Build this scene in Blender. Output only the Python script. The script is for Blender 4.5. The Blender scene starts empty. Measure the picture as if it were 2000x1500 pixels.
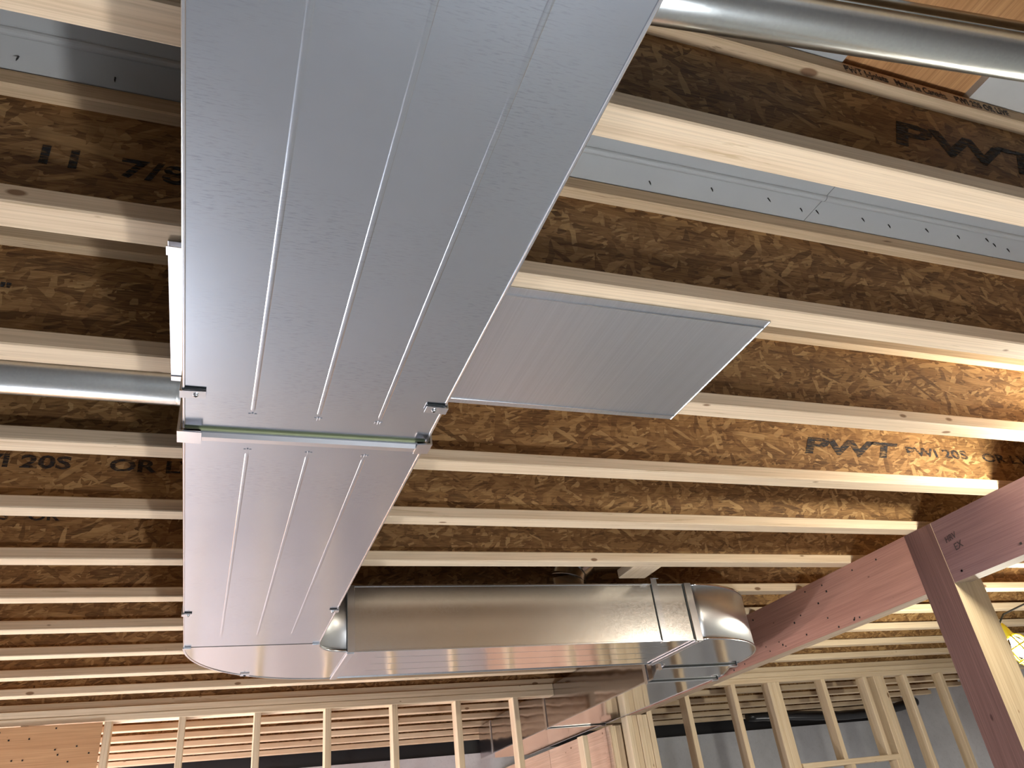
import bpy, math, random
from mathutils import Matrix, Vector
random.seed(7)
sc = bpy.context.scene
col = sc.collection
ZO = 1.55                      # camera height above the floor; everything below is measured from the camera, z shifted by ZO

# ---------------------------------------------------------------- camera
cam = bpy.data.cameras.new('camera'); cam_o = bpy.data.objects.new('camera', cam); col.objects.link(cam_o)
RX = (0.9364233, 0.0826458, 0.3410000); RY = (-0.3324191, 0.5199930, 0.7868322); RZ = (-0.1122892, -0.8501629, 0.5144066)
right = [RX[0], RY[0], RZ[0]]; down = [RX[1], RY[1], RZ[1]]; fwd = [RX[2], RY[2], RZ[2]]
cam_o.matrix_world = Matrix(((right[0], -down[0], -fwd[0], 0), (right[1], -down[1], -fwd[1], 0), (right[2], -down[2], -fwd[2], ZO), (0, 0, 0, 1)))
cam.sensor_width = 36; cam.lens = 1516.04 / 2000 * 36; cam.clip_start = .01
sc.camera = cam_o

# ---------------------------------------------------------------- light
sc.view_settings.view_transform = 'Standard'; sc.view_settings.look = 'None'
sc.view_settings.gamma = 1; sc.view_settings.exposure = 0.77
sc.view_settings.use_curve_mapping = False
sc.cycles.max_bounces = 4; sc.cycles.diffuse_bounces = 3; sc.cycles.glossy_bounces = 3; sc.cycles.transparent_max_bounces = 4;
sc.cycles.use_adaptive_sampling = True; sc.cycles.adaptive_threshold = .03; sc.cycles.caustics_reflective = False; sc.cycles.caustics_refractive = False
w = bpy.data.worlds.new('world'); sc.world = w; w.use_nodes = True
w.node_tree.nodes['Background'].inputs[0].default_value = (.75, .85, 1, 1)
w.node_tree.nodes['Background'].inputs[1].default_value = .05

def point(name, loc, watt, color, radius=.05):
    l = bpy.data.lights.new(name, 'POINT'); l.energy = watt; l.color = color; l.shadow_soft_size = radius
    o = bpy.data.objects.new(name, l); o.location = (loc[0], loc[1], loc[2] + ZO); col.objects.link(o); return o
def area(name, loc, target, sx, sy, watt, color):
    l = bpy.data.lights.new(name, 'AREA'); l.shape = 'RECTANGLE'; l.size = sx; l.size_y = sy; l.energy = watt; l.color = color
    o = bpy.data.objects.new(name, l); o.location = (loc[0], loc[1], loc[2] + ZO)
    d = Vector(target) - Vector(loc); o.rotation_euler = d.to_track_quat('-Z', 'Y').to_euler(); col.objects.link(o); return o
point('work_light_by_beam', (2.655, 1.42, .80), 27, (1, .96, .82), .035)
point('work_light_below', (.83, .45, -1.36), 62, (.97, .98, 1), .06)
point('work_light_back_room', (-1.7, 6.1, -.95), 175, (1, .85, .84), .12)
point('floor_fill_left', (-1.15, 4.3, -1.30), 95, (.95, .95, 1), .10)  # added low fill, brightens the floor mirrored in the trunk duct
point('work_light_far_right', (6.3, 6.3, -.5), 13, (1, .96, .90), .07)
area('floor_fill_cool', (-4.4, 5.0, .45), (1.0, 4.8, -1.55), .8, 1.4, 170, (.82, .92, 1))  # added cool fill for the floor; the left wall has no window
area('daylight_behind', (.8, -4.2, -.1), (.8, 2, -.4), 3.2, 1.3, 12, (.80, .90, 1))

# ---------------------------------------------------------------- node helpers
def newmat(name):
    m = bpy.data.materials.new(name); m.use_nodes = True
    nt = m.node_tree; return m, nt, nt.nodes['Principled BSDF']
def N(nt, t, **kw):
    n = nt.nodes.new(t)
    for k, v in kw.items(): setattr(n, k, v)
    return n
def setin(n, **kw):
    for k, v in kw.items(): n.inputs[k.replace('_', ' ')].default_value = v
def coords(nt, rnd=True):
    tc = N(nt, 'ShaderNodeTexCoord')
    if not rnd: return tc.outputs['Object']
    oi = N(nt, 'ShaderNodeObjectInfo'); mu = N(nt, 'ShaderNodeMath', operation='MULTIPLY'); mu.inputs[1].default_value = 37.0
    nt.links.new(oi.outputs['Random'], mu.inputs[0])
    ad = N(nt, 'ShaderNodeVectorMath', operation='ADD')
    nt.links.new(tc.outputs['Object'], ad.inputs[0]); nt.links.new(mu.outputs[0], ad.inputs[1]); return ad.outputs[0]
def mapping(nt, src, scale, rot=(0, 0, 0)):      # rotate, then divide by scale
    m = N(nt, 'ShaderNodeMapping', vector_type='TEXTURE'); m.inputs['Scale'].default_value = scale; m.inputs['Rotation'].default_value = rot
    nt.links.new(src, m.inputs['Vector']); return m.outputs[0]
def noise(nt, vec, scale, detail=3, rough=.55, dist=0):
    n = N(nt, 'ShaderNodeTexNoise'); n.inputs['Scale'].default_value = scale; n.inputs['Detail'].default_value = detail
    n.inputs['Roughness'].default_value = rough; n.inputs['Distortion'].default_value = dist
    nt.links.new(vec, n.inputs['Vector']); return n.outputs['Fac']
def ramp(nt, fac, stops):
    r = N(nt, 'ShaderNodeValToRGB'); e = r.color_ramp.elements
    while len(e) < len(stops): e.new(.5)
    for i, (p, c) in enumerate(stops):
        e[i].position = p; e[i].color = (*c, 1) if len(c) == 3 else c
    nt.links.new(fac, r.inputs[0]); return r.outputs[0]
def mix(nt, fac, a, b, blend='MIX'):
    m = N(nt, 'ShaderNodeMix', data_type='RGBA', blend_type=blend)
    for s, v in ((m.inputs[0], fac), (m.inputs[6], a), (m.inputs[7], b)):
        if hasattr(v, 'links'): nt.links.new(v, s)
        else: s.default_value = v if isinstance(v, (int, float)) else (*v, 1)
    return m.outputs[2]
def maprange(nt, v, a, b, c, d):
    m = N(nt, 'ShaderNodeMapRange'); nt.links.new(v, m.inputs[0])
    for i, x in enumerate((a, b, c, d)): m.inputs[i + 1].default_value = x
    return m.outputs[0]
def bump(nt, p, h, strength, dist=.002):
    b = N(nt, 'ShaderNodeBump'); b.inputs['Strength'].default_value = strength; b.inputs['Distance'].default_value = dist
    nt.links.new(h, b.inputs['Height']); nt.links.new(b.outputs[0], p.inputs['Normal'])

def lumber(name, axis, pale, dark, knot=(.20, .10, .045), wane=0.0, rough=.72, knots=True, stain=0):
    """softwood: long grain along axis, finer streaks, a few knots, optional bark-edge patches"""
    m, nt, p = newmat(name); c = coords(nt)
    def st(l, a): return tuple(l if i == axis else a for i in range(3))
    g1 = noise(nt, mapping(nt, c, st(1.0, .035)), 1, 4, .6, .6)
    g2 = noise(nt, mapping(nt, c, st(.35, .0035)), 1, 2, .6)
    base = ramp(nt, g1, [(.30, dark), (.52, tuple((a + b) / 2 for a, b in zip(pale, dark))), (.70, pale)])
    colr = mix(nt, .32, base, ramp(nt, g2, [(.35, tuple(x * .62 for x in dark)), (.6, pale)]))
    if knots:
        v = N(nt, 'ShaderNodeTexVoronoi'); v.inputs['Scale'].default_value = 1
        nt.links.new(mapping(nt, c, st(.17, .075)), v.inputs['Vector'])
        sx = N(nt, 'ShaderNodeSeparateColor'); nt.links.new(v.outputs['Color'], sx.inputs[0])
        rad = maprange(nt, sx.outputs[0], .30, 1, .02, .135)
        sub = N(nt, 'ShaderNodeMath', operation='SUBTRACT'); nt.links.new(rad, sub.inputs[0]); nt.links.new(v.outputs['Distance'], sub.inputs[1])
        kf = maprange(nt, sub.outputs[0], -.010, .030, 0, .88)
        colr = mix(nt, kf, colr, knot)
    if stain:
        sn = noise(nt, mapping(nt, c, st(.28, .022)), 1, 5, .65, .4)
        colr = mix(nt, maprange(nt, sn, .63, .68, 0, stain), colr, (.40, .26, .12))
    if wane:
        wn = noise(nt, mapping(nt, c, st(.35, .03)), 1, 5, .65, .4)
        colr = mix(nt, maprange(nt, wn, .62, .66, 0, wane), colr, (.13, .065, .03))
    nt.links.new(colr, p.inputs['Base Color']); p.inputs['Roughness'].default_value = rough
    p.inputs['Specular IOR Level'].default_value = .25
    return m

def osb_mat(name, n1=0, n2=2, tint=(1, 1, 1)):
    """oriented strand board in the plane of axes n1, n2"""
    m, nt, p = newmat(name); c = coords(nt, True)
    flat = 3 - n1 - n2
    dn = N(nt, 'ShaderNodeTexNoise'); dn.inputs['Scale'].default_value = 38; dn.inputs['Detail'].default_value = 2
    nt.links.new(c, dn.inputs['Vector'])
    sc_ = N(nt, 'ShaderNodeVectorMath', operation='SCALE'); sc_.inputs['Scale'].default_value = .0055
    nt.links.new(dn.outputs['Color'], sc_.inputs[0])
    ad = N(nt, 'ShaderNodeVectorMath', operation='ADD'); nt.links.new(c, ad.inputs[0]); nt.links.new(sc_.outputs[0], ad.inputs[1])
    best_h = best_t = best_d = None
    sp = N(nt, 'ShaderNodeSeparateXYZ'); nt.links.new(ad.outputs[0], sp.inputs[0])
    cb = N(nt, 'ShaderNodeCombineXYZ'); nt.links.new(sp.outputs[n1], cb.inputs[0]); nt.links.new(sp.outputs[n2], cb.inputs[1])
    for i, (ang, l, a) in enumerate(((8, .085, .019), (38, .07, .016), (-35, .08, .015), (82, .055, .016), (-10, .11, .021), (20, .04, .007))):
        v = N(nt, 'ShaderNodeTexVoronoi', distance='CHEBYCHEV', voronoi_dimensions='2D'); v.inputs['Scale'].default_value = 1; v.inputs['Randomness'].default_value = .9
        mp = mapping(nt, cb.outputs[0], (l, a, 1), (0, 0, math.radians(ang)))
        of = N(nt, 'ShaderNodeVectorMath', operation='ADD'); of.inputs[1].default_value = (i * 13.7, i * 5.1, 0)
        nt.links.new(mp, of.inputs[0]); nt.links.new(of.outputs[0], v.inputs['Vector'])
        sx = N(nt, 'ShaderNodeSeparateColor'); nt.links.new(v.outputs['Color'], sx.inputs[0])
        hgt, tone, d = sx.outputs[0], sx.outputs[1], v.outputs['Distance']
        if best_h is None: best_h, best_t, best_d = hgt, tone, d
        else:
            gt = N(nt, 'ShaderNodeMath', operation='GREATER_THAN'); nt.links.new(hgt, gt.inputs[0]); nt.links.new(best_h, gt.inputs[1])
            def sel(a, b):
                f = N(nt, 'ShaderNodeMix', data_type='FLOAT'); nt.links.new(gt.outputs[0], f.inputs[0]); nt.links.new(a, f.inputs[2]); nt.links.new(b, f.inputs[3]); return f.outputs[0]
            best_h, best_t, best_d = sel(best_h, hgt), sel(best_t, tone), sel(best_d, d)
    t = lambda c_: tuple(x * y for x, y in zip(c_, tint))
    base = ramp(nt, best_t, [(0, t((.05, .024, .011))), (.15, t((.13, .07, .033))), (.45, t((.24, .145, .070))), (.78, t((.40, .265, .14))), (1, t((.62, .47, .28)))])
    gr = noise(nt, mapping(nt, c, tuple(.05 if i == n1 else .003 for i in range(3))), 1, 3, .6)
    base = mix(nt, .45, base, ramp(nt, gr, [(.35, t((.11, .058, .027))), (.65, t((.42, .28, .145)))]))
    edge = maprange(nt, best_d, .50, .74, 0, .45)
    base = mix(nt, edge, base, t((.12, .055, .025)))
    nt.links.new(base, p.inputs['Base Color']); p.inputs['Roughness'].default_value = .62
    p.inputs['Specular IOR Level'].default_value = .3
    return m

def steel(name, color=(.70, .71, .73), rough=.32, spangle=.06, brush=None, wave=.0, smudge=.03, stain=.12, scuff=0):
    m, nt, p = newmat(name); c = coords(nt, False)
    p.inputs['Metallic'].default_value = 1
    if spangle:
        v = N(nt, 'ShaderNodeTexVoronoi'); v.inputs['Scale'].default_value = 220; nt.links.new(c, v.inputs['Vector'])
        sx = N(nt, 'ShaderNodeSeparateColor'); nt.links.new(v.outputs['Color'], sx.inputs[0])
        r_ = maprange(nt, sx.outputs[0], 0, 1, rough - spangle, rough + spangle)
        cc = mix(nt, sx.outputs[1], color, tuple(x * .94 for x in color))
    else:
        fine = noise(nt, c, 40, 2, .5); r_ = maprange(nt, fine, .3, .7, rough - .001, rough + .001)
        cc = mix(nt, maprange(nt, fine, .3, .7, 0, 1), color, tuple(x * .985 for x in color))
    if brush:
        br = noise(nt, mapping(nt, c, brush), 1, 2, .6)
        cc = mix(nt, maprange(nt, br, .35, .65, 0, .22), cc, tuple(x * .62 for x in color))
        bump(nt, p, br, .20, .0006)
    else:
        big = noise(nt, mapping(nt, c, (1, 1.6, 1)), 2.0, 1, .5)
        r = N(nt, 'ShaderNodeMath', operation='ADD')
        nt.links.new(r_, r.inputs[0]); nt.links.new(maprange(nt, big, .3, .7, -smudge, smudge), r.inputs[1]); r_ = r.outputs[0]
        cc = mix(nt, maprange(nt, big, .3, .8, 0, stain), cc, tuple(x * .72 for x in color))
        if scuff:
            pt_ = noise(nt, c, 5, 2, .5); sf = noise(nt, mapping(nt, c, (.016, .0022, .01)), 1, 3, .6)
            mm = N(nt, 'ShaderNodeMath', operation='MULTIPLY'); nt.links.new(maprange(nt, pt_, .42, .62, 0, 1), mm.inputs[0]); nt.links.new(maprange(nt, sf, .52, .68, 0, scuff), mm.inputs[1])
            cc = mix(nt, mm.outputs[0], cc, tuple(x * .55 for x in color))
        if wave: bump(nt, p, noise(nt, c, 2.6, 2, .5), wave, .02)
    nt.links.new(r_, p.inputs['Roughness'])
    nt.links.new(cc, p.inputs['Base Color']); return m
def plain(name, color, rough=.6, metallic=0, emit=None, emit_s=0, var=.0, scale=20):
    m, nt, p = newmat(name); p.inputs['Roughness'].default_value = rough; p.inputs['Metallic'].default_value = metallic
    c = coords(nt)
    nz = noise(nt, c, scale, 4, .6)
    cc = mix(nt, maprange(nt, nz, .3, .7, 0, var if var else .12), color, tuple(x * .5 for x in color))
    nt.links.new(cc, p.inputs['Base Color'])
    if emit: p.inputs['Emission Color'].default_value = (*emit, 1); p.inputs['Emission Strength'].default_value = emit_s
    return m
def stamp_ink(name):
    """worn ink-jet print: broken into short dashes, partly faded"""
    m, nt, p = newmat(name); c = coords(nt, False)
    p.inputs['Base Color'].default_value = (.03, .028, .03, 1); p.inputs['Roughness'].default_value = .7
    a = noise(nt, mapping(nt, c, (.03, .03, .004)), 1, 2, .6)
    nt.links.new(maprange(nt, a, .40, .60, .12, .90), p.inputs['Alpha']); return m
def concrete(name, color, scale=2.0):
    m, nt, p = newmat(name); c = coords(nt, False)
    a = noise(nt, c, scale, 6, .65, .3); b = noise(nt, c, 45, 3, .6)
    cc = mix(nt, maprange(nt, a, .35, .7, 0, .55), color, tuple(x * .62 for x in color))
    cc = mix(nt, maprange(nt, b, .55, .75, 0, .25), cc, tuple(x * .5 for x in color))
    nt.links.new(cc, p.inputs['Base Color']); p.inputs['Roughness'].default_value = .75; bump(nt, p, b, .2, .002); return m

PALE, TAN = (.80, .64, .445), (.67, .485, .305)
M = dict(
    flange=lumber('spruce_flange', 0, PALE, TAN, stain=.45),
    flange_top=lumber('spruce_flange_with_wane', 0, (.70, .53, .34), (.54, .37, .21), wane=.75),
    stud=lumber('spruce_stud', 2, PALE, TAN), plate=lumber('spruce_plate', 0, PALE, TAN),
    block=lumber('spruce_block', 1, PALE, TAN),
    post=lumber('dark_post', 2, (.20, .105, .085), (.095, .045, .038), knot=(.05, .02, .015)),
    post_face=lumber('tan_post_face', 2, (.60, .47, .30), (.44, .32, .19)),
    beam=lumber('red_stained_beam', 1, (.55, .29, .215), (.42, .205, .15), knot=(.08, .03, .02), rough=.55),
    beam_near=lumber('plum_stained_beam', 1, (.22, .125, .12), (.155, .082, .08), knot=(.08, .03, .02), rough=.38),
    ply=lumber('beam_underside', 1, (.46, .36, .27), (.30, .20, .12), knots=False),
    osb=osb_mat('osb_web', 0, 2, (1.0, .85, .62)), osb_panel=osb_mat('osb_wall_panel', 1, 2, (1.25, 1.15, 1.05)),
    plywood=lumber('plywood_face', 0, (.60, .34, .17), (.46, .235, .11)),
    plywood_y=lumber('plywood_underside', 1, (.58, .31, .13), (.38, .17, .06), knots=False),
    plywood_wall=lumber('plywood_wall', 1, (.74, .52, .38), (.60, .38, .26)),
    steel=steel('galvanized_satin', (.64, .69, .75), .19, 0, smudge=.03, scuff=.5),
    steel_mid=steel('galvanized_trunk', (.64, .68, .74), .225, 0, scuff=.5),
    steel_bright=steel('galvanized_bright', (.74, .74, .745), .13, 0, wave=.12, smudge=.02),
    steel_side=steel('galvanized_spangled', (.80, .79, .76), .215, .02, smudge=.025),
    steel_wavy=steel('galvanized_dark_reflection', (.50, .47, .48), .11, 0, wave=.30, smudge=.02),  # base colour darkened to stand in for the reflected dark joists
    steel_pan=steel('ribbed_sheet', (.68, .70, .74), .38, 0, brush=(.0035, 2.0, 1.0)),
    pipe=steel('galvanized_pipe', (.70, .73, .71), .22, .015),
    steel_heel=steel('galvanized_elbow_band', (.70, .70, .69), .40, 0),
    cleat=steel('cleat_steel', (.76, .77, .79), .22, 0),
    dark_gap=plain('dark_joint', (.015, .018, .018), .5),
    green_line=plain('green_joint_line', (.34, .38, .20), .5),  # thin greenish line along the raised joint
    ink=stamp_ink('black_ink'), ink_pen=plain('pen_ink', (.03, .015, .015), .6),
    grey=plain('grey_primed_board', (.40, .41, .40), .45, var=.10, scale=6),
    grey_pale=plain('pale_primed_board', (.55, .53, .48), .5, var=.1),
    nail=plain('nail_steel', (.03, .028, .026), .45, .6),
    red=plain('red_strip', (.85, .05, .05), .45),
    black=plain('black_membrane', (.012, .012, .014), .45), black_flex=plain('black_flexible_hose', (.02, .02, .022), .28),
    concrete=concrete('floor_concrete', (.50, .55, .62)), foundation=concrete('foundation_concrete', (.62, .62, .64)),
    yellow=plain('yellow_plastic', (.85, .70, .03), .35), socket=plain('black_socket', (.02, .02, .02), .5),
    bulb=plain('lit_bulb', (1, 1, .9), .3, emit=(1, .97, .74), emit_s=60),
)

# ---------------------------------------------------------------- mesh helpers
def link(o, parent):
    col.objects.link(o)
    if parent is not None:
        o.parent = parent
        wl = parent.location.copy(); q = parent.parent
        while q: wl += q.location; q = q.parent
        o.location = -wl
    return o
def mesh(name, verts, faces, mat, parent=None, smooth=False):
    me = bpy.data.meshes.new(name); me.from_pydata([(x, y, z + ZO) for x, y, z in verts], [], faces); me.update()
    mats = mat if isinstance(mat, (list, tuple)) else [mat]
    for k in mats: me.materials.append(M[k])
    if smooth:
        for f in me.polygons: f.use_smooth = True
    import bmesh
    bm = bmesh.new(); bm.from_mesh(me); bmesh.ops.recalc_face_normals(bm, faces=bm.faces); bm.to_mesh(me); bm.free()
    return link(bpy.data.objects.new(name, me), parent)
def boxdata(x0, x1, y0, y1, z0, z1):
    return ([(x0, y0, z0), (x1, y0, z0), (x1, y1, z0), (x0, y1, z0), (x0, y0, z1), (x1, y0, z1), (x1, y1, z1), (x0, y1, z1)],
            [(0, 3, 2, 1), (4, 5, 6, 7), (0, 1, 5, 4), (1, 2, 6, 5), (2, 3, 7, 6), (3, 0, 4, 7)])
def box(name, x0, x1, y0, y1, z0, z1, mat, parent=None):
    return mesh(name, *boxdata(x0, x1, y0, y1, z0, z1), mat, parent)
def boxes(name, bs, mat, parent=None):
    V, F = [], []
    for b in bs:
        v, f = boxdata(*b); n = len(V); V += v; F += [tuple(i + n for i in q) for q in f]
    return mesh(name, V, F, mat, parent)
def prism(name, axis, a0, a1, prof, mat, parent=None, smooth=False):
    """extrude a closed profile (list of 2-tuples in the other two axes, cyclic order) along axis"""
    n = len(prof); V = []
    for a in (a0, a1):
        for (u, v) in prof:
            V.append((a, u, v) if axis == 0 else (u, a, v) if axis == 1 else (u, v, a))
    F = [tuple(range(n))[::-1], tuple(range(n, 2 * n))] + [(i, (i + 1) % n, n + (i + 1) % n, n + i) for i in range(n)]
    return mesh(name, V, F, mat, parent, smooth)
def plank(name, axis, a0, a1, u0, u1, v0, v1, mat, parent=None, b=.003):
    """board with eased long edges"""
    return prism(name, axis, a0, a1, [(u0 + b, v0), (u1 - b, v0), (u1, v0 + b), (u1, v1 - b), (u1 - b, v1), (u0 + b, v1), (u0, v1 - b), (u0, v0 + b)], mat, parent)
def tube(name, pts, r, mat, parent=None, seg=24, closed=False, cap=True):
    V, F = [], []; n = len(pts); P = [Vector(p) for p in pts]; rr = r if isinstance(r, (list, tuple)) else [r] * n
    up = None
    for i in range(n):
        t = (P[(i + 1) % n] - P[i - 1]) if closed else (P[min(i + 1, n - 1)] - P[max(i - 1, 0)])
        t.normalize()
        if up is None:
            up = Vector((0, 0, 1)) if abs(t.z) < .9 else Vector((1, 0, 0))
        a = t.cross(up).normalized(); b = a.cross(t).normalized(); up = b
        for k in range(seg):
            an = 2 * math.pi * k / seg; q = P[i] + (a * math.cos(an) + b * math.sin(an)) * rr[i]; V.append(tuple(q))
    for i in range(n if closed else n - 1):
        j = (i + 1) % n
        for k in range(seg): F.append((i * seg + k, i * seg + (k + 1) % seg, j * seg + (k + 1) % seg, j * seg + k))
    if cap and not closed: F += [tuple(range(seg)), tuple(range((n - 1) * seg, n * seg))]
    o = mesh(name, V, F, mat, parent)
    for f in o.data.polygons: f.use_smooth = len(f.vertices) == 4
    return o
def lathe(name, prof, center, axis_vec, mat, parent=None, seg=24):
    """revolve (radius, height) profile about axis through center"""
    ax = Vector(axis_vec).normalized(); a = ax.orthogonal().normalized(); b = ax.cross(a); V, F = [], []
    for (r, hh) in prof:
        for k in range(seg):
            an = 2 * math.pi * k / seg; V.append(tuple(Vector(center) + ax * hh + (a * math.cos(an) + b * math.sin(an)) * r))
    for i in range(len(prof) - 1):
        for k in range(seg): F.append((i * seg + k, i * seg + (k + 1) % seg, (i + 1) * seg + (k + 1) % seg, (i + 1) * seg + k))
    o = mesh(name, V, F, mat, parent)
    for f in o.data.polygons: f.use_smooth = True
    return o
def thing(name, label, cat, loc, group=None):
    o = bpy.data.objects.new(name, None); o.empty_display_size = .05; col.objects.link(o)
    o.location = (loc[0], loc[1], loc[2] + ZO); o['label'] = label; o['category'] = cat
    if group: o['group'] = group
    return o
def struct(o): o['kind'] = 'structure'; return o
def structure(name, loc):
    o = bpy.data.objects.new(name, None); o.empty_display_size = .05; col.objects.link(o); o.location = (loc[0], loc[1], loc[2] + ZO)
    return struct(o)
def tag(o, label, cat, group=None):
    o['label'] = label; o['category'] = cat
    if group: o['group'] = group
    return o
def text(name, s, size, origin, xdir, ydir, mat, parent, bold=.0, shear=0, spacing=1, stretch=1):
    cu = bpy.data.curves.new(name, 'FONT'); cu.body = s; cu.size = size; cu.offset = bold; cu.shear = shear; cu.space_character = spacing; cu.extrude = .0004
    cu.resolution_u = 3
    tmp = bpy.data.objects.new('tmp', cu); me = bpy.data.meshes.new_from_object(tmp); bpy.data.objects.remove(tmp)
    xd, yd = Vector(xdir).normalized(), Vector(ydir).normalized(); zd_ = xd.cross(yd)
    for v in me.vertices:
        p = Vector(origin) + xd * v.co.x * stretch + yd * v.co.y + zd_ * v.co.z; v.co = (p.x, p.y, p.z + ZO)
    # one object per word
    xs = [ (Vector((v.co.x, v.co.y, v.co.z - ZO)) - Vector(origin)).dot(xd) for v in me.vertices ]
    iv = sorted((min(xs[i] for i in f.vertices), max(xs[i] for i in f.vertices), f.index) for f in me.polygons)
    groups, end = [], -1e9
    for lo, hi, i in iv:
        if lo > end + .17 * size * stretch: groups.append([])
        groups[-1].append(i); end = max(end, hi)
    out = None
    for g in groups:
        used = sorted({i for k in g for i in me.polygons[k].vertices}); ix = {v: n for n, v in enumerate(used)}
        m2 = bpy.data.meshes.new(name); m2.from_pydata([me.vertices[i].co[:] for i in used], [], [[ix[i] for i in me.polygons[k].vertices] for k in g])
        m2.materials.append(M[mat]); out = link(bpy.data.objects.new(name, m2), parent)
    bpy.data.meshes.remove(me)
    return out

# ---------------------------------------------------------------- the setting
h = .952; S = .4064; Y0 = .25117; W = .0635; HJ = .302; TOPJ = h + HJ
XL, XR, YB, YF = -4.5, 7.5, -4.6, 7.75
struct(box('floor', XL - .2, XR + .2, YB - .2, YF + .2, -1.75, -1.55, 'concrete'))
ceil = struct(box('ceiling', XL - .2, XR + .2, YB - .2, YF + .4, TOPJ + .018, TOPJ + .05, 'plywood_y'))
struct(box('wall_foundation', XL - .2, XR + .2, YF, YF + .2, -1.55, .85, 'foundation'))
struct(box('trim_1', XL - .2, XR + .2, YF + .03, YF + .12, .85, TOPJ + .018, 'black'))
struct(box('wall_left', XL - .2, XL, YB, YF, -1.55, TOPJ + .018, 'foundation'))
struct(box('wall_right', XR, XR + .2, YB, YF, -1.55, TOPJ + .018, 'foundation'))
struct(box('wall_behind', XL - .2, XR + .2, YB - .2, YB, -1.55, TOPJ + .018, 'foundation'))

def joistY(k): return Y0 + k * S
# grey primed boards of the subfloor, visible between the nearest joists, with a beaded joint
zb0, zb1 = TOPJ + .0005, TOPJ + .018
def grey_bay(k, xs):
    ya, yb = joistY(k) + W / 2, joistY(k + 1) + W / 2
    yj = joistY(k) + .985 - joistY(1)
    for x0, x1 in zip(xs[:-1], xs[1:]):
        box('board', x0 + .0008, x1 - .0008, ya, yj - .011, zb0, zb1, 'grey', ceil)
        box('board', x0 + .0008, x1 - .0008, yj + .011, yb, zb0, zb1, 'grey', ceil)
        prism('bead', 0, x0 + .0008, x1 - .0008, [(yj - .0108, zb1), (yj - .0108, zb0)] + [(yj + .009 * -math.cos(a), zb0 - .008 * math.sin(a)) for a in [math.pi * i / 8 for i in range(9)]] + [(yj + .0108, zb0), (yj + .0108, zb1)], 'grey', ceil)
grey_bay(1, [-3.5, -.7, 1.302, 4.0])
grey_bay(2, [-3.5, .4, 2.7])
box('board', -3.5, 1.08, joistY(0) + W / 2, joistY(1) + W / 2, zb0, zb1, 'grey', ceil)
box('board', 1.42, 1.9, joistY(0) + W / 2, joistY(1) + W / 2, zb0, zb1, 'grey_pale', ceil)
for (x, y) in ((.849, 1.0365), (1.004, 1.021), (1.16, 1.018), (1.264, 1.029), (1.309, 1.026), (1.449, 1.022), (1.538, 1.026), (1.654, 1.016), (1.766, 1.017), (1.859, 1.0085), (1.90, 1.02), (1.961, 1.028), (-.384, 1.034), (-.2355, 1.039), (-.12, 1.03)):
    t = random.uniform(-.3, .3)
    tube('nail_point', [(x, y, zb0), (x + .004 * t, y - .002, zb0 - .009), (x + .010 * t, y - .003, zb0 - .016)], [.0016, .0016, .0004], 'nail', ceil, seg=6)

# ---------------------------------------------------------------- floor joists
JL = {
 0: 'engineered I-joist overhead at the very top edge, in front of the right round pipe',
 1: 'engineered I-joist with Made in Canada print on its upper flange below the pipe',
 2: 'engineered I-joist carrying the nearer edge of the flat metal pan',
 3: 'engineered I-joist carrying the farther edge of the flat metal pan',
 4: 'engineered I-joist with large stamped letters, next behind the flat metal pan',
 5: 'engineered I-joist, second one behind the flat metal pan, meeting the post top',
 6: 'engineered I-joist just in front of the crosswise duct, with a wood block behind',
 7: 'engineered I-joist passing directly above the crosswise duct',
 8: 'engineered I-joist above the duct elbows, next behind the crosswise duct',
 9: 'engineered I-joist, third one in front of the stud wall top plate',
 10: 'engineered I-joist, second one in front of the stud wall top plate',
 11: 'engineered I-joist nearest in front of the stud wall top plate',
 12: 'engineered I-joist resting on the top plate of the stud walls',
 13: 'engineered I-joist, first one behind the stud walls',
 14: 'engineered I-joist, second one behind the stud walls',
 15: 'engineered I-joist, third one behind the stud walls',
 16: 'engineered I-joist, fourth one behind the stud walls',
 17: 'engineered I-joist, fifth one behind the stud walls',
 18: 'engineered I-joist farthest back, along the foundation wall',
}
joists = {}
JX0, JX1 = -4.3, 7.3
for k in range(0, 19):
    y = joistY(k)
    t = thing('floor_joist', JL[k], 'joist', ((JX0 + JX1) / 2, y + W / 2, h), 'floor joists under the subfloor'); joists[k] = t
    x0 = JX0 + random.uniform(-.1, .1)
    plank('bottom_flange', 0, x0, JX1, y, y + W, h, h + .038, 'flange', t)
    plank('top_flange', 0, x0, JX1, y, y + W, TOPJ - .038, TOPJ, 'flange_top', t)
    box('web', x0, JX1, y + W / 2 - .00475, y + W / 2 + .00475, h + .036, TOPJ - .036, 'osb', t)
wy = lambda k: joistY(k) + W / 2 - .0055
def stamp(k, s, size, x, z, **kw): text('printed_lettering', s, size, (x, wy(k), z), (1, 0, 0), (0, 0, 1), 'ink', joists[k], **kw)
text('printed_lettering', 'PWT I-Joists   Made in Canada    PWI 20S OR LIVE', .026, (1.075, joistY(1) - .0008, TOPJ - .029), (1, 0, 0), (0, 0, 1), 'ink', joists[1], bold=.0006, spacing=1.05, stretch=.78)
stamp(1, 'PWT', .10, 1.15, 1.075, bold=.003, shear=.25, stretch=1.9)
stamp(4, 'PWT', .085, 1.885, 1.070, bold=.003, shear=.25, stretch=2.25)
stamp(4, 'PWI 20S', .050, 2.362, 1.085, bold=.001, stretch=1.75)
stamp(4, 'OR LVL', .050, 2.745, 1.080, bold=.001, stretch=1.75)
stamp(2, '11  7/8"', .060, -.345, 1.070, bold=.0015, stretch=1.45)
stamp(3, '11 7/8"', .045, -.62, 1.085, bold=.001, stretch=1.4)
stamp(5, 'PWI 20S    OR LVL', .055, -.72, 1.085, bold=.0015, stretch=1.6)
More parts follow.
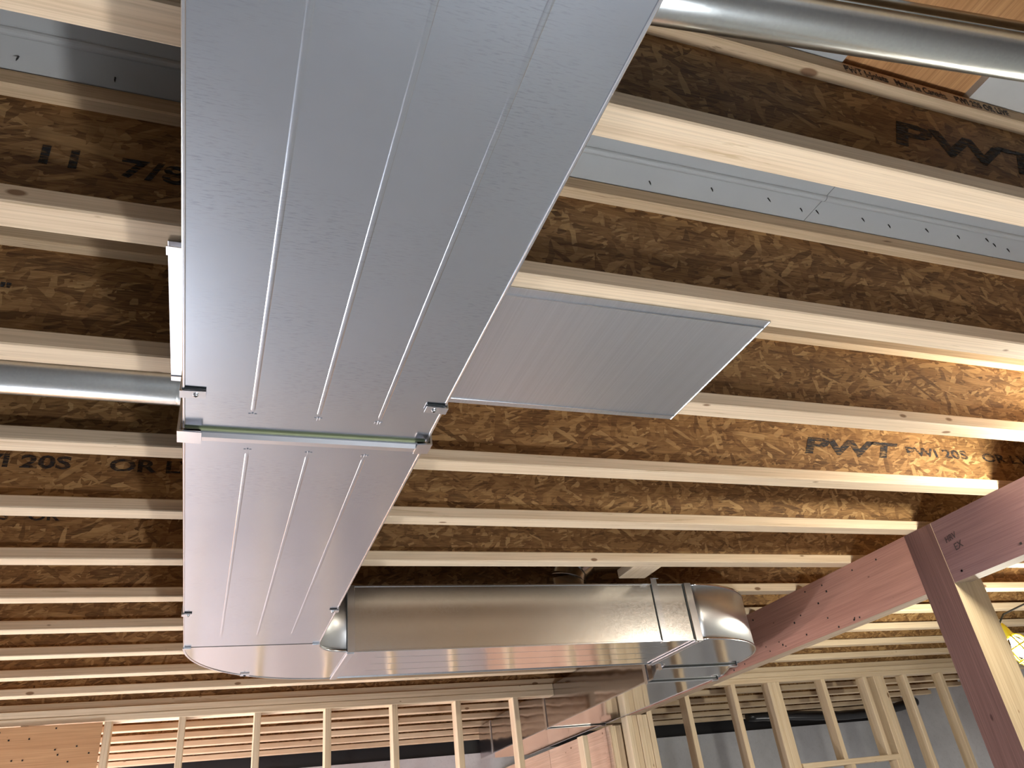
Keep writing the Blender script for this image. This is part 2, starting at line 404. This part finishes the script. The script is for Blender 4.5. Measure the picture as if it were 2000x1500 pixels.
stamp(6, 'PWI 20S   OR', .045, -.85, 1.09, bold=.001, stretch=1.4)

b = tag(plank('wood_block', 1, joistY(6) + W - .002, 2.905, 1.635, 1.765, h + .002, h + .040, 'block'), 'short wood block fixed to the joist above the hanging strap', 'wood block')

# ---------------------------------------------------------------- beam and post
BX0, BX1, BZ = 2.715, 2.805, .705
PY0, PY1 = 2.2135, 2.3585
def beam(name, label, y0, y1, mat, n):
    t = thing(name, label, 'beam', ((BX0 + BX1) / 2, (y0 + y1) / 2, BZ))
    m = BX0 + (BX1 - BX0) / 2
    o = mesh('ply', *boxdata(BX0, m - .001, y0, y1, BZ, h - .001), [mat, 'ply'], t)
    for f in o.data.polygons:
        if abs(f.normal.x) < .5: f.material_index = 1
    box('ply', m + .001, BX1, y0, y1, BZ + .003, h - .001, 'ply', t)
    fs = []
    for i in range(n):
        yy, zz = random.uniform(y0 + .03, y1 - .03), random.choice((random.uniform(BZ + .01, BZ + .06), random.uniform(h - .07, h - .02), random.uniform(BZ + .02, h - .03)))
        r = random.uniform(.0025, .0045); fs.append((BX0 - .0012, BX0 + .001, yy - r, yy + r, zz - r, zz + r))
    o = boxes('nail_heads', fs, 'nail', t); o['kind'] = 'stuff'
    return t
beam('support_beam', 'red stained laminated beam running back from the post to the stud wall', PY1 + .001, 5.02, 'beam', 46)
bn = beam('support_beam', 'plum stained laminated beam with handwriting, nearest at the right edge', -1.5, PY0 - .001, 'beam_near', 14)
text('handwriting', 'HRV', .034, (BX0 - .0008, 2.178, .852), (0, -1, .12), (0, .12, 1), 'ink_pen', bn, shear=.15, stretch=.85)
text('handwriting', 'EX', .038, (BX0 - .0008, 2.150, .812), (0, -1, .14), (0, .14, 1), 'ink_pen', bn, shear=.1, stretch=.9)
pt = thing('support_post', 'square dark wooden post joining the two beams', 'post', (2.79, 2.286, -1.55))
PX1 = 2.866
po = mesh('post_shaft', *boxdata(BX0 - .001, PX1, PY0, PY1, -1.55, h - .001), ['post', 'post_face'], pt)
for f in po.data.polygons:
    if f.normal.y < -.5: f.material_index = 1  # this face is tan, the other faces dark brown

# ---------------------------------------------------------------- stud walls (far end)
WY0, WY1 = 5.11, 5.199
def studs(wall, xs, z0=-1.512, z1=.876, y0=WY0, y1=WY1):
    for x in xs: plank('stud', 2, z0, z1, x - .019, x + .019, y0, y1, 'stud', wall)
wl = structure('wall_back', (0, WY0, -1.55))
plank('top_plate', 0, -4.3, 2.2205, WY0, WY1, .914, .9515, 'plate', wl)
plank('top_plate', 0, -4.3, 2.2205, WY0 - .002, WY1, .876, .9135, 'plate', wl)
plank('bottom_plate', 0, -4.3, 2.66, WY0, WY1, -1.55, -1.512, 'plate', wl)
studs(wl, [-.4735 - .4064 * i for i in range(1, 9)])
studs(wl, [-.4735, -.0925, .3185, .7265, 1.135, 1.5465, 1.942])
box('sheathing_panel', -4.3, -.50, WY0 - .012, WY0 - .001, -1.50, .872, 'plywood', wl)
fs = [(-.52 - .38 * random.random() ** 1.2 * 1.6 - .003, -.52, 0, 0, 0, 0) for i in range(0)]
for i in range(26):
    x = random.uniform(-1.15, -.53); z = random.uniform(.55, .86); fs.append((x - .004, x + .004, WY0 - .0135, WY0 - .011, z - .004, z + .004))
o = boxes('nail_heads', fs, 'nail', wl); o['kind'] = 'stuff'
# opening below the far duct
plank('cripple_stud', 2, -1.512, .614, 2.385, 2.423, WY0, WY1, 'stud', wl)

wr = structure('wall_partition_right', (4.5, WY0, -1.55))
plank('top_plate', 0, 2.9, 7.3, WY0, WY1, .914, .9515, 'plate', wr)
plank('top_plate', 0, 2.9, 7.3, WY0 - .002, WY1, .876, .9135, 'plate', wr)
plank('bottom_plate', 0, 2.9, 7.3, WY0, WY1, -1.55, -1.512, 'plate', wr)
studs(wr, [3.245, 3.655, 3.984, 4.0225, 5.004, 5.0425, 5.312, 5.702, 6.10, 6.51, 6.92])
plank('stud', 2, -1.512, .876, 4.0425, 4.0805, WY0 + .012, WY1, 'stud', wr)
plank('stud', 2, -1.512, .876, 5.0625, 5.1005, WY0 + .012, WY1, 'stud', wr)
plank('window_sill_plate', 0, 4.082, 4.984, WY0, WY1, .278, .316, 'plate', wr)
studs(wr, [4.484, 4.897], z0=.316)
studs(wr, [4.101, 4.965, 4.53], z1=.278)

# built-up column that carries the far beam end
bc = thing('built_up_column', 'column of five nailed studs under the far end of the red beam', 'column', (2.80, 5.06, -1.55))
for i in range(5): plank('stud', 2, -1.55, BZ - .001 if i < 4 else .95, 2.690 + .0395 * i, 2.728 + .0395 * i, 5.02 + .006 * (i % 2), 5.11, 'stud', bc)

# partition running back beyond the stud wall, sheathed on its left face
wp = structure('wall_partition_inner', (2.75, 6.4, -1.55))
box('sheathing_panel', 2.672, 2.684, 5.215, 6.395, -1.55, .68, 'plywood_wall', wp)
box('sheathing_panel', 2.672, 2.684, 6.40, 7.74, -1.55, .68, 'plywood_wall', wp)
plank('top_plate', 1, 5.215, 7.74, 2.686, 2.775, .642, .680, 'block', wp)
for i in range(7): plank('stud', 2, -1.55, .641, 2.686, 2.775, 5.22 + i * .4, 5.258 + i * .4, 'stud', wp)
plank('stud', 2, -1.55, .66, 2.60, 2.684, 5.115, 5.153, 'stud', wp)
box('sheathing_panel', 2.586, 2.598, 5.112, 5.205, -1.55, .66, 'plywood_wall', wp)

# ---------------------------------------------------------------- ducts
ZD, ZT = .700, .945; DX0, DX1 = -.0685, .3675; CY0, CY1 = 2.962, 3.398; FX0, FX1 = 2.222, 2.658
TH = .0012
def bead_y(name, x, y0, y1, parent, mat, z=ZD, r=.0042):
    """raised stiffening rib under a panel, along y, ends tapering into crimps"""
    V, F = [], []; st = [(y0, .0), (y0 + .02, 1), (y1 - .02, 1), (y1, .0)]; n = 7
    for (yy, s) in st:
        for i in range(n):
            a = math.pi * i / (n - 1); V.append((x - r * math.cos(a), yy, z + .0004 - .0012 * s * math.sin(a)))
    for j in range(3):
        for i in range(n - 1): F.append((j * n + i, j * n + i + 1, (j + 1) * n + i + 1, (j + 1) * n + i))
    return mesh(name, V, F, mat, parent, True)
def bead_x(name, y, x0, x1, parent, mat, z=ZD, r=.005):
    V, F = [], []; st = [(x0, .0), (x0 + .02, 1), (x1 - .02, 1), (x1, .0)]; n = 7
    for (xx, s) in st:
        for i in range(n):
            a = math.pi * i / (n - 1); V.append((xx, y - r * math.cos(a), z + .0004 - .0012 * s * math.sin(a)))
    for j in range(3):
        for i in range(n - 1): F.append((j * n + i, j * n + i + 1, (j + 1) * n + i + 1, (j + 1) * n + i))
    return mesh(name, V, F, mat, parent, True)
t_ribs = {}
def section_y(label, x0, x1, y0, y1, mat, side, beads=(), by=None):
    t = thing('duct_section', label, 'duct', ((x0 + x1) / 2, (y0 + y1) / 2, ZD))
    box('bottom_panel', x0, x1, y0, y1, ZD, ZD + TH, mat, t)
    box('side_panel', x0, x0 + TH, y0, y1, ZD + TH, ZT, side, t)
    box('side_panel', x1 - TH, x1, y0, y1, ZD + TH, ZT, side, t)
    box('top_panel', x0 + TH, x1 - TH, y0, y1, ZT - TH, ZT, side, t)
    for sx in (x0, x1):   # folded longitudinal lock seams
        plank('lock_seam', 1, y0, y1, sx - .0022, sx + .0022, ZD - .0022, ZD + .006, 'cleat', t, b=.001)
    t_ribs[t.name] = [bead_y('stiffening_rib', bx, (by or (y0 + .06, y1 - .08))[0], (by or (y0 + .06, y1 - .08))[1], t, mat) for bx in beads]
    return t
RIBS = (.0420, .1535, .2620)
d1 = section_y('widest nearest trunk duct section running overhead from the top edge', DX0, DX1, -2.4, 1.300, 'steel', 'steel_side', RIBS, (-2.3, 1.236))
d2 = section_y('second trunk duct section between the raised joint and the left elbow', DX0, DX1, 1.312, 2.822, 'steel_mid', 'steel_side', RIBS, (1.382, 2.70))
# crimp dimples beside the rib ends
for t, yy in ((d1, 1.240), (d2, 1.376)):
    for x, rb in zip(RIBS, t_ribs[t.name]):
        boxes('crimp_mark', [(x - .007, x - .003, yy - .004, yy + .004, ZD - .001, ZD + .0006), (x + .003, x + .007, yy - .004, yy + .004, ZD - .001, ZD + .0006), (x - .0015, x + .0015, yy - .006, yy + .006, ZD - .0016, ZD + .0006)], 'steel', rb)
# raised joint: drive cleats on the sides folded under, slip cleat across the bottom
jc = prism('slip_cleat', 0, DX0 + .028, DX1 - .018, [(1.300, ZD), (1.300, ZD - .008), (1.309, ZD - .013), (1.325, ZD - .012), (1.330, ZD - .004), (1.330, ZD)], 'cleat', d2)
box('joint_line', DX0 + .002, DX1 - .004, 1.296, 1.300, ZD - .003, ZD - .0002, 'green_line', jc)
prism('drive_cleat', 1, 1.290, 1.332, [(DX0 - .010, ZD - .014), (DX0 + .030, ZD - .015), (DX0 + .030, ZD - .013), (DX0 - .006, ZD - .011), (DX0 - .005, ZT), (DX0 - .010, ZT)], 'cleat', d2)
prism('drive_cleat', 1, 1.290, 1.330, [(DX1 + .009, ZD - .012), (DX1 - .020, ZD - .014), (DX1 - .020, ZD - .012), (DX1 + .005, ZD - .009), (DX1 + .004, ZT), (DX1 + .009, ZT)], 'cleat', d2)

def elbow(label, cx, cy, a0, a1, ri, mat, sidemat, n=28, x_ext=0):
    """quarter-turn duct elbow about (cx, cy) from angle a0 to a1; cheeks, throat, heel and raised rims"""
    ro = ri + .436
    t = thing('duct_elbow', label, 'duct elbow', (cx, cy, ZD))
    A = [math.radians(a0 + (a1 - a0) * i / n) for i in range(n + 1)]
    def cheek(nm, z0, z1):
        V, F = [], []
        for a in A:
            for r in (ri, ro):
                for z in (z0, z1): V.append((cx + r * math.cos(a), cy + r * math.sin(a), z))
        for i in range(n):
            o = i * 4; q = o + 4
            F += [(o, q, q + 2, o + 2), (o + 1, o + 3, q + 3, q + 1), (o, o + 1, q + 1, q), (o + 2, q + 2, q + 3, o + 3)]
        F += [(0, 2, 3, 1), (n * 4, n * 4 + 1, n * 4 + 3, n * 4 + 2)]
        return mesh(nm, V, F, mat, t)
    cheek('bottom_cheek', ZD, ZD + TH); cheek('top_cheek', ZT - TH, ZT)
    def band(nm, r, z0, z1, m, th=TH, off=0):
        V, F = [], []
        for a in A:
            for rr in (r, r + th):
                for z in (z0, z1): V.append((cx + rr * math.cos(a), cy + rr * math.sin(a), z))
        for i in range(n):
            o = i * 4; q = o + 4
            F += [(o, q, q + 1, o + 1), (o + 2, o + 3, q + 3, q + 2), (o, o + 2, q + 2, q), (o + 1, q + 1, q + 3, o + 3)]
        F += [(0, 1, 3, 2), (n * 4, n * 4 + 2, n * 4 + 3, n * 4 + 1)]
        b_ = mesh(nm, V, F, m, t)
        for f in b_.data.polygons: f.use_smooth = abs(f.normal.z) < .5
        return b_
    band('heel', ro - TH, ZD + TH, ZT - TH, sidemat); band('throat', ri, ZD + TH, ZT - TH, sidemat)
    for zz in (ZD - .002, ZT - .008):
        band('rim', ro - .002, zz, zz + .010, 'cleat', .0055); band('rim', ri - .0035, zz, zz + .010, 'cleat', .0055)
    return t
E1X, E1Y, RI = .4985, 2.834, .131
e1 = elbow('left duct elbow turning from the trunk to the crosswise duct', E1X, E1Y, 180, 90, RI, 'steel_bright', 'steel_heel')
box('joint_gap', DX0 + .004, DX1 - .004, 2.823, 2.833, ZD + .0005, ZD + .003, 'dark_gap', e1)
box('drive_cleat_end', DX0 - .004, DX0 + .022, 2.822, 2.834, ZD - .006, ZD - .001, 'cleat', e1)
box('drive_cleat_end', DX1 - .022, DX1 + .004, 2.822, 2.834, ZD - .006, ZD - .001, 'cleat', e1)

# crosswise duct
cxa, cxb = E1X + .001, 1.999
d3 = thing('duct_section', 'crosswise trunk duct section between the two elbows', 'duct', ((cxa + cxb) / 2, (CY0 + CY1) / 2, ZD))
box('bottom_panel', cxa, cxb, CY0, CY1, ZD, ZD + TH, 'steel_bright', d3)
box('side_panel', cxa, cxb, CY0, CY0 + TH, ZD + TH, ZT, 'steel_side', d3)
box('side_panel', cxa, cxb, CY1 - TH, CY1, ZD + TH, ZT, 'steel_side', d3)
box('top_panel', cxa, cxb, CY0 + TH, CY1 - TH, ZT - TH, ZT, 'steel_side', d3)
for sy in (CY0, CY1):
    for zz in (ZD, ZT): plank('lock_seam', 0, cxa, cxb, sy - .0022, sy + .0022, zz - .0035, zz + .0035, 'cleat', d3, b=.001)
for i in range(3): bead_x('stiffening_rib', CY0 + .109 * (i + 1), .60, 1.93, d3, 'steel_bright', r=.004)
# upright cleats at both ends and the slip cleats beneath
plank('drive_cleat', 2, ZD - .004, ZT + .002, .488, .516, CY0 - .005, CY0 - .0005, 'cleat', d3, b=.001)
box('drive_cleat_gap', .4855, .488, CY0 - .003, CY0, ZD, ZT, 'dark_gap', d3)
plank('slip_cleat', 1, CY0 + .004, CY1 - .003, .487, .514, ZD - .008, ZD - .0005, 'cleat', d3, b=.002)
plank('drive_cleat', 2, ZD - .006, ZT + .003, 1.985, 2.022, CY0 - .008, CY0 - .0005, 'cleat', d3, b=.002)
box('drive_cleat_gap', 1.980, 1.985, CY0 - .004, CY0, ZD, ZT, 'dark_gap', d3)
plank('slip_cleat', 1, CY0 + .004, CY1 + .006, 1.984, 1.998, ZD - .009, ZD - .0005, 'cleat', d3, b=.002)
plank('slip_cleat', 1, CY0 + .004, CY1 + .006, 2.004, 2.016, ZD - .009, ZD - .0005, 'cleat', d3, b=.002)

E2X, E2Y, RI2 = 2.023, 3.490, .092
e2 = elbow('right duct elbow turning away from the crosswise duct beside the red beam', E2X, E2Y, 270, 360, RI2, 'steel_bright', 'steel_heel')
# far run
def far_section(label, y0, y1, cap=False):
    t = section_y(label, FX0, FX1, y0, y1, 'steel_bright', 'steel_wavy')
    return t
f1 = thing('duct_section', 'short offset duct piece just behind the right elbow beside the red beam', 'duct', (2.4, 3.67, ZD))
oxa, oxb, oya, oyb = E2X + RI2, FX0, E2Y + .004, 3.838
st_ = [(0, 0), (.18, .03), (.5, .5), (.82, .97), (1, 1)]
def off_panel(nm, dxa, dxb, z0, z1, mat):
    V, F = [], []
    for (u, e) in st_:
        yy = oya + (oyb - oya) * u; xx = oxa + (oxb - oxa) * e
        for dx in (dxa, dxb):
            for z in (z0, z1): V.append((xx + dx, yy, z))
    for i in range(len(st_) - 1):
        o = i * 4; q = o + 4
        F += [(o, q, q + 1, o + 1), (o + 2, o + 3, q + 3, q + 2), (o, o + 2, q + 2, q), (o + 1, q + 1, q + 3, o + 3)]
    F += [(0, 1, 3, 2), (len(V) - 4, len(V) - 2, len(V) - 1, len(V) - 3)]
    return mesh(nm, V, F, mat, f1)
off_panel('bottom_panel', 0, .436, ZD, ZD + TH, 'steel_bright'); off_panel('top_panel', TH, .436 - TH, ZT - TH, ZT, 'steel_side')
off_panel('side_panel', 0, TH, ZD + TH, ZT, 'steel_wavy'); off_panel('side_panel', .436 - TH, .436, ZD + TH, ZT, 'steel_side')
off_panel('lock_seam', -.0022, .0030, ZD - .003, ZD + .005, 'cleat'); off_panel('lock_seam', .433, .4382, ZD - .003, ZD + .005, 'cleat')
f2 = far_section('long far trunk duct section running back toward the stud wall', 3.852, 5.300)
f3 = far_section('last trunk duct section passing through the stud wall', 5.304, 6.80)
box('end_cap', FX0, FX1, 6.80, 6.802, ZD, ZT, 'steel_wavy', f3)
plank('drive_cleat', 2, ZD - .004, ZT, FX0 - .006, FX0 - .0005, 6.47, 6.50, 'cleat', f3, b=.001)
for t, yy, FX0_, FX1_ in ((f1, 3.505, oxa, oxa + .436), (f2, 3.852, FX0, FX1), (f3, 5.304, FX0, FX1)):
    plank('slip_cleat', 0, FX0_ + .004, FX1_ - .003, yy - .010, yy + .010, ZD - .009, ZD - .0005, 'cleat', t, b=.002)
    box('joint_gap', FX0_ + .003, FX1_ - .003, yy - .013, yy - .0105, ZD - .004, ZD - .0004, 'dark_gap', t)
    plank('drive_cleat', 2, ZD - .012, ZT + .001, FX0_ - .006, FX0_ - .0005, yy - .016, yy + .016, 'cleat', t, b=.001)
    plank('drive_cleat', 2, ZD - .012, ZT + .001, FX1_ + .0005, FX1_ + .006, yy - .016, yy + .016, 'cleat', t, b=.001)
    box('cleat_tab', FX1_ - .025, FX1_ + .006, yy - .015, yy + .013, ZD - .014, ZD - .0115, 'cleat', t)

# hanger straps on the trunk
def hanger(label, x, y, side, wy_=.022, ln=.034):
    """strap down the duct side, folded under the bottom and screwed"""
    t = thing('hanger_strap', label, 'strap', (x, y, ZD), 'hanger straps on the trunk duct')
    s = side
    box('upright', min(x + s * .004, x + s * .0058), max(x + s * .004, x + s * .0058), y - wy_ / 2, y + wy_ / 2, ZD - .004, h, 'cleat', t)
    prism('folded_tab', 1, y - wy_ / 2, y + wy_ / 2, [(x + s * .006, ZD - .006), (x - s * ln, ZD - .0045), (x - s * ln, ZD - .0030), (x + s * .006, ZD - .0035)], 'cleat', t)
    c = (x - s * ln * .55, y, ZD - .0048)
    sw = lathe('screw', [(.0001, -.0035), (.0030, -.0033), (.0046, -.0018), (.0048, .0015)], c, (0, 0, 1), 'cleat', t, 14)
    boxes('screw_slot', [(c[0] - .0026, c[0] + .0026, c[1] - .0007, c[1] + .0007, c[2] - .0040, c[2] - .0032), (c[0] - .0007, c[0] + .0007, c[1] - .0026, c[1] + .0026, c[2] - .0040, c[2] - .0032)], 'nail', sw)
    box('shadow_strip', min(x, x - s * ln), max(x, x - s * ln), y - wy_ / 2 - .0045, y - wy_ / 2, ZD - .0025, ZD - .0004, 'dark_gap', t)  # dark strip modelled in as the shadow beside the tab
    return t
hanger('bent strap end screwed under the left edge of the nearest duct section', DX0, 1.178, -1)
hanger('bent strap end screwed under the right edge of the nearest duct section', DX1, 1.172, 1)
hanger('small strap end under the left edge of the second trunk section', DX0, 2.440, -1, .020, .022)
hanger('small strap end under the right edge of the second trunk section', DX1, 2.425, 1, .020, .022)
# strap on the crosswise duct
t = thing('hanger_strap', 'long metal strap running up the side of the crosswise duct to the wood block', 'strap', (1.835, CY0, ZD))
box('strap_band', 1.822, 1.850, CY0 - .0045, CY0 - .0026, ZD - .004, ZT + .028, 'cleat', t)
prism('strap_twist', 0, 1.800, 1.828, [(CY0 - .0045, ZT + .026), (CY0 - .0026, ZT + .026), (CY0 - .060, h + .001), (CY0 - .058, h - .001)][::1], 'cleat', t)
box('strap_edge_gap', 1.818, 1.822, CY0 - .0035, CY0 - .0024, ZD, ZT, 'dark_gap', t)
prism('folded_tab', 0, 1.820, 1.852, [(CY0 - .006, ZD - .006), (CY0 + .020, ZD - .0055), (CY0 + .020, ZD - .004), (CY0 - .006, ZD - .004)], 'cleat', t)
# strap clip on the left elbow rim
ea = math.radians(130); er = RI + .436
t = thing('hanger_strap', 'small strap clip on the outer rim of the left elbow', 'strap', (E1X + er * math.cos(ea), E1Y + er * math.sin(ea), ZD))
ex, ey = E1X + er * math.cos(ea), E1Y + er * math.sin(ea)
box('folded_tab', ex - .004, ex + .030, ey - .022, ey - .002, ZD - .006, ZD - .0035, 'cleat', t)
lathe('screw', [(.0001, -.0035), (.0030, -.0033), (.0046, -.0018), (.0048, .0015)], (ex + .012, ey - .011, ZD - .006), (0, 0, 1), 'nail', t, 12)

# ---------------------------------------------------------------- joist pan, pipes, take-off
t = thing('joist_pan', 'flat ribbed sheet-metal pan nailed under two joists beside the trunk duct', 'metal sheet', (.5, 1.33, h))
pz = h - .0022
mesh('sheet', *boxdata(-.118, 1.125, 1.104, 1.556, pz - .0008, pz + .0008), 'steel_pan', t)
plank('folded_edge', 0, -.118, 1.122, 1.126, 1.130, pz - .0030, pz - .0008, 'cleat', t, b=.0008)
plank('folded_edge', 0, -.118, 1.122, 1.534, 1.538, pz - .0030, pz - .0008, 'cleat', t, b=.0008)
plank('end_lip', 1, 1.104, 1.556, 1.122, 1.1255, pz - .0026, pz + .002, 'cleat', t, b=.0006)
box('end_flap', -.120, -.075, 1.107, 1.130, pz - .010, pz - .0085, 'cleat', t)

t = thing('round_pipe', 'round galvanized pipe in the joist bay left of the trunk duct', 'pipe', (-1.2, 1.69, 1.03))
r = .0635; yc, zc = 1.692, 1.038
tube('pipe_body', [(-4.2, yc, zc), (-2, yc, zc), (-.112, yc, zc)], r, 'pipe', t, 40, cap=False)
lathe('crimped_end', [(r, 0), (r + .001, .012), (r - .003, .03), (r - .004, .16)], (-.112, yc, zc), (1, 0, 0), 'pipe', t, 40)
t = thing('round_pipe', 'round galvanized pipe crossing the upper right corner', 'pipe', (1.1, .43, 1.0))
pr = .0425
def pp(x): return (x, .503 - .112 * (x - .5), 1.0)
tube('pipe_body', [pp(.10), pp(.6), pp(1.0), pp(1.45), pp(1.60), (1.75, .3745, 1.0), (2.4, .373, 1.0), (4.6, .373, 1.0)], pr, 'pipe', t, 40, cap=True)
tube('pipe_seam', [tuple(Vector(pp(x)) + Vector((0, -.040, -.014))) for x in (.11, .8, 1.61)], .0018, 'pipe', t, 8)

t = thing('pipe_takeoff', 'round take-off elbow rising from the top of the crosswise duct', 'pipe elbow', (1.507, 3.17, ZT))
c0 = Vector((1.507, 3.17, ZT + .002)); r = .094
lathe('collar', [(r + .012, 0), (r + .003, .004), (r, .006), (r, .080)], c0, (0, 0, 1), 'pipe', t, 32)
def gore(name, p, q, rr): return tube(name, [p, q], rr, 'pipe', t, 32, cap=False)
g0 = c0 + Vector((0, 0, .080)); g1 = g0 + Vector((.022, 0, .050)); g2 = g1 + Vector((.075, 0, .055)); g3 = g2 + Vector((.16, 0, .012))
G = [gore('gore', tuple(p), tuple(q), r) for p, q in ((g0, g1), (g1, g2), (g2, g3))]
for g, d, gp in ((g0, (.25, 0, 1), G[0]), (g1, (.62, 0, .8), G[1]), (g2, (.95, 0, .4), G[2])):
    D = Vector(d).normalized(); a = D.orthogonal().normalized(); b_ = D.cross(a)
    tube('gore_seam', [tuple(g + (a * math.cos(x) + b_ * math.sin(x)) * (r + .002)) for x in [2 * math.pi * i / 32 for i in range(32)]], .0035, 'cleat', gp, 8, closed=True)
tube('red_strip', [(c0.x - r - .001, c0.y - .035, ZT + .004), (c0.x - r - .001, c0.y - .035, ZT + .075), (c0.x - r - .008, c0.y - .035, ZT + .145)], .008, 'red', t, 8)

# ---------------------------------------------------------------- hanging work lamp and far hose
LX, LY, LZ = 3.815, 2.90, .600
t = thing('work_lamp', 'lit work lamp in a yellow plastic cage at the right edge', 'lamp', (LX, LY, LZ + .12))
ax = Vector((.25, -.25, -.94)).normalized(); c = Vector((LX, LY, LZ))
bl = lathe('bulb', [(.0005, .062), (.020, .056), (.033, .038), (.037, .016), (.033, -.006), (.020, -.030), (.014, -.044), (.014, -.056)], tuple(c), tuple(ax), 'bulb', t, 24)
lathe('socket', [(.0005, -.125), (.017, -.122), (.021, -.10), (.021, -.066), (.025, -.058), (.025, -.050), (.0005, -.048)], tuple(c), tuple(ax), 'yellow', t, 20)
a_ = ax.orthogonal().normalized(); b_ = ax.cross(a_)
for i in range(6):
    an = 2 * math.pi * i / 6; d = a_ * math.cos(an) + b_ * math.sin(an)
    tube('cage_bar', [tuple(c + ax * hh + d * rr) for rr, hh in ((.024, -.055), (.045, -.035), (.055, 0), (.055, .045), (.042, .085), (.016, .105))], .0045, 'yellow', t, 8)
for rr, hh in ((.056, .0), (.052, .062), (.017, .106)):
    tube('cage_ring', [tuple(c + ax * hh + (a_ * math.cos(x) + b_ * math.sin(x)) * rr) for x in [2 * math.pi * k / 28 for k in range(28)]], .0045, 'yellow', t, 8, closed=True)
hk = c - ax * .125
tube('hook', [tuple(hk + Vector((-.03 + .035 * math.cos(x), 0, .03 + .035 * math.sin(x)))) for x in [math.radians(q) for q in range(-60, 240, 25)]], .005, 'yellow', t, 8)
tube('cord', [tuple(hk), tuple(hk + Vector((.06, .0, .05))), (LX + .22, LY + .02, LZ + .22), (LX + .7, LY + .04, h - .06), (LX + 1.5, LY + .05, h - .03)], .0045, 'socket', t, 8)
lp = point('work_lamp_light', (c + ax * .02)[:], 48, (1, .97, .84), .03); lp.location = tuple(c + ax * .14 + Vector((0, 0, ZO)))

hp = [(5.3, 7.3, .93), (5.8, 7.25, .905), (6.4, 7.2, .86), (6.9, 7.15, .86), (7.2, 7.1, .90), (7.4, 7.1, .93)]
t = thing('flexible_hose', 'black flexible hose sagging behind the right stud wall', 'hose', (6.2, 6.6, .75))
P = []
for i in range(len(hp) - 1):
    for k in range(6): P.append(tuple(Vector(hp[i]).lerp(Vector(hp[i + 1]), k / 6)))
P.append(hp[-1])
tube('hose_wall', P, [.045 + .003 * (i % 2) for i in range(len(P))], 'black_flex', t, 16)
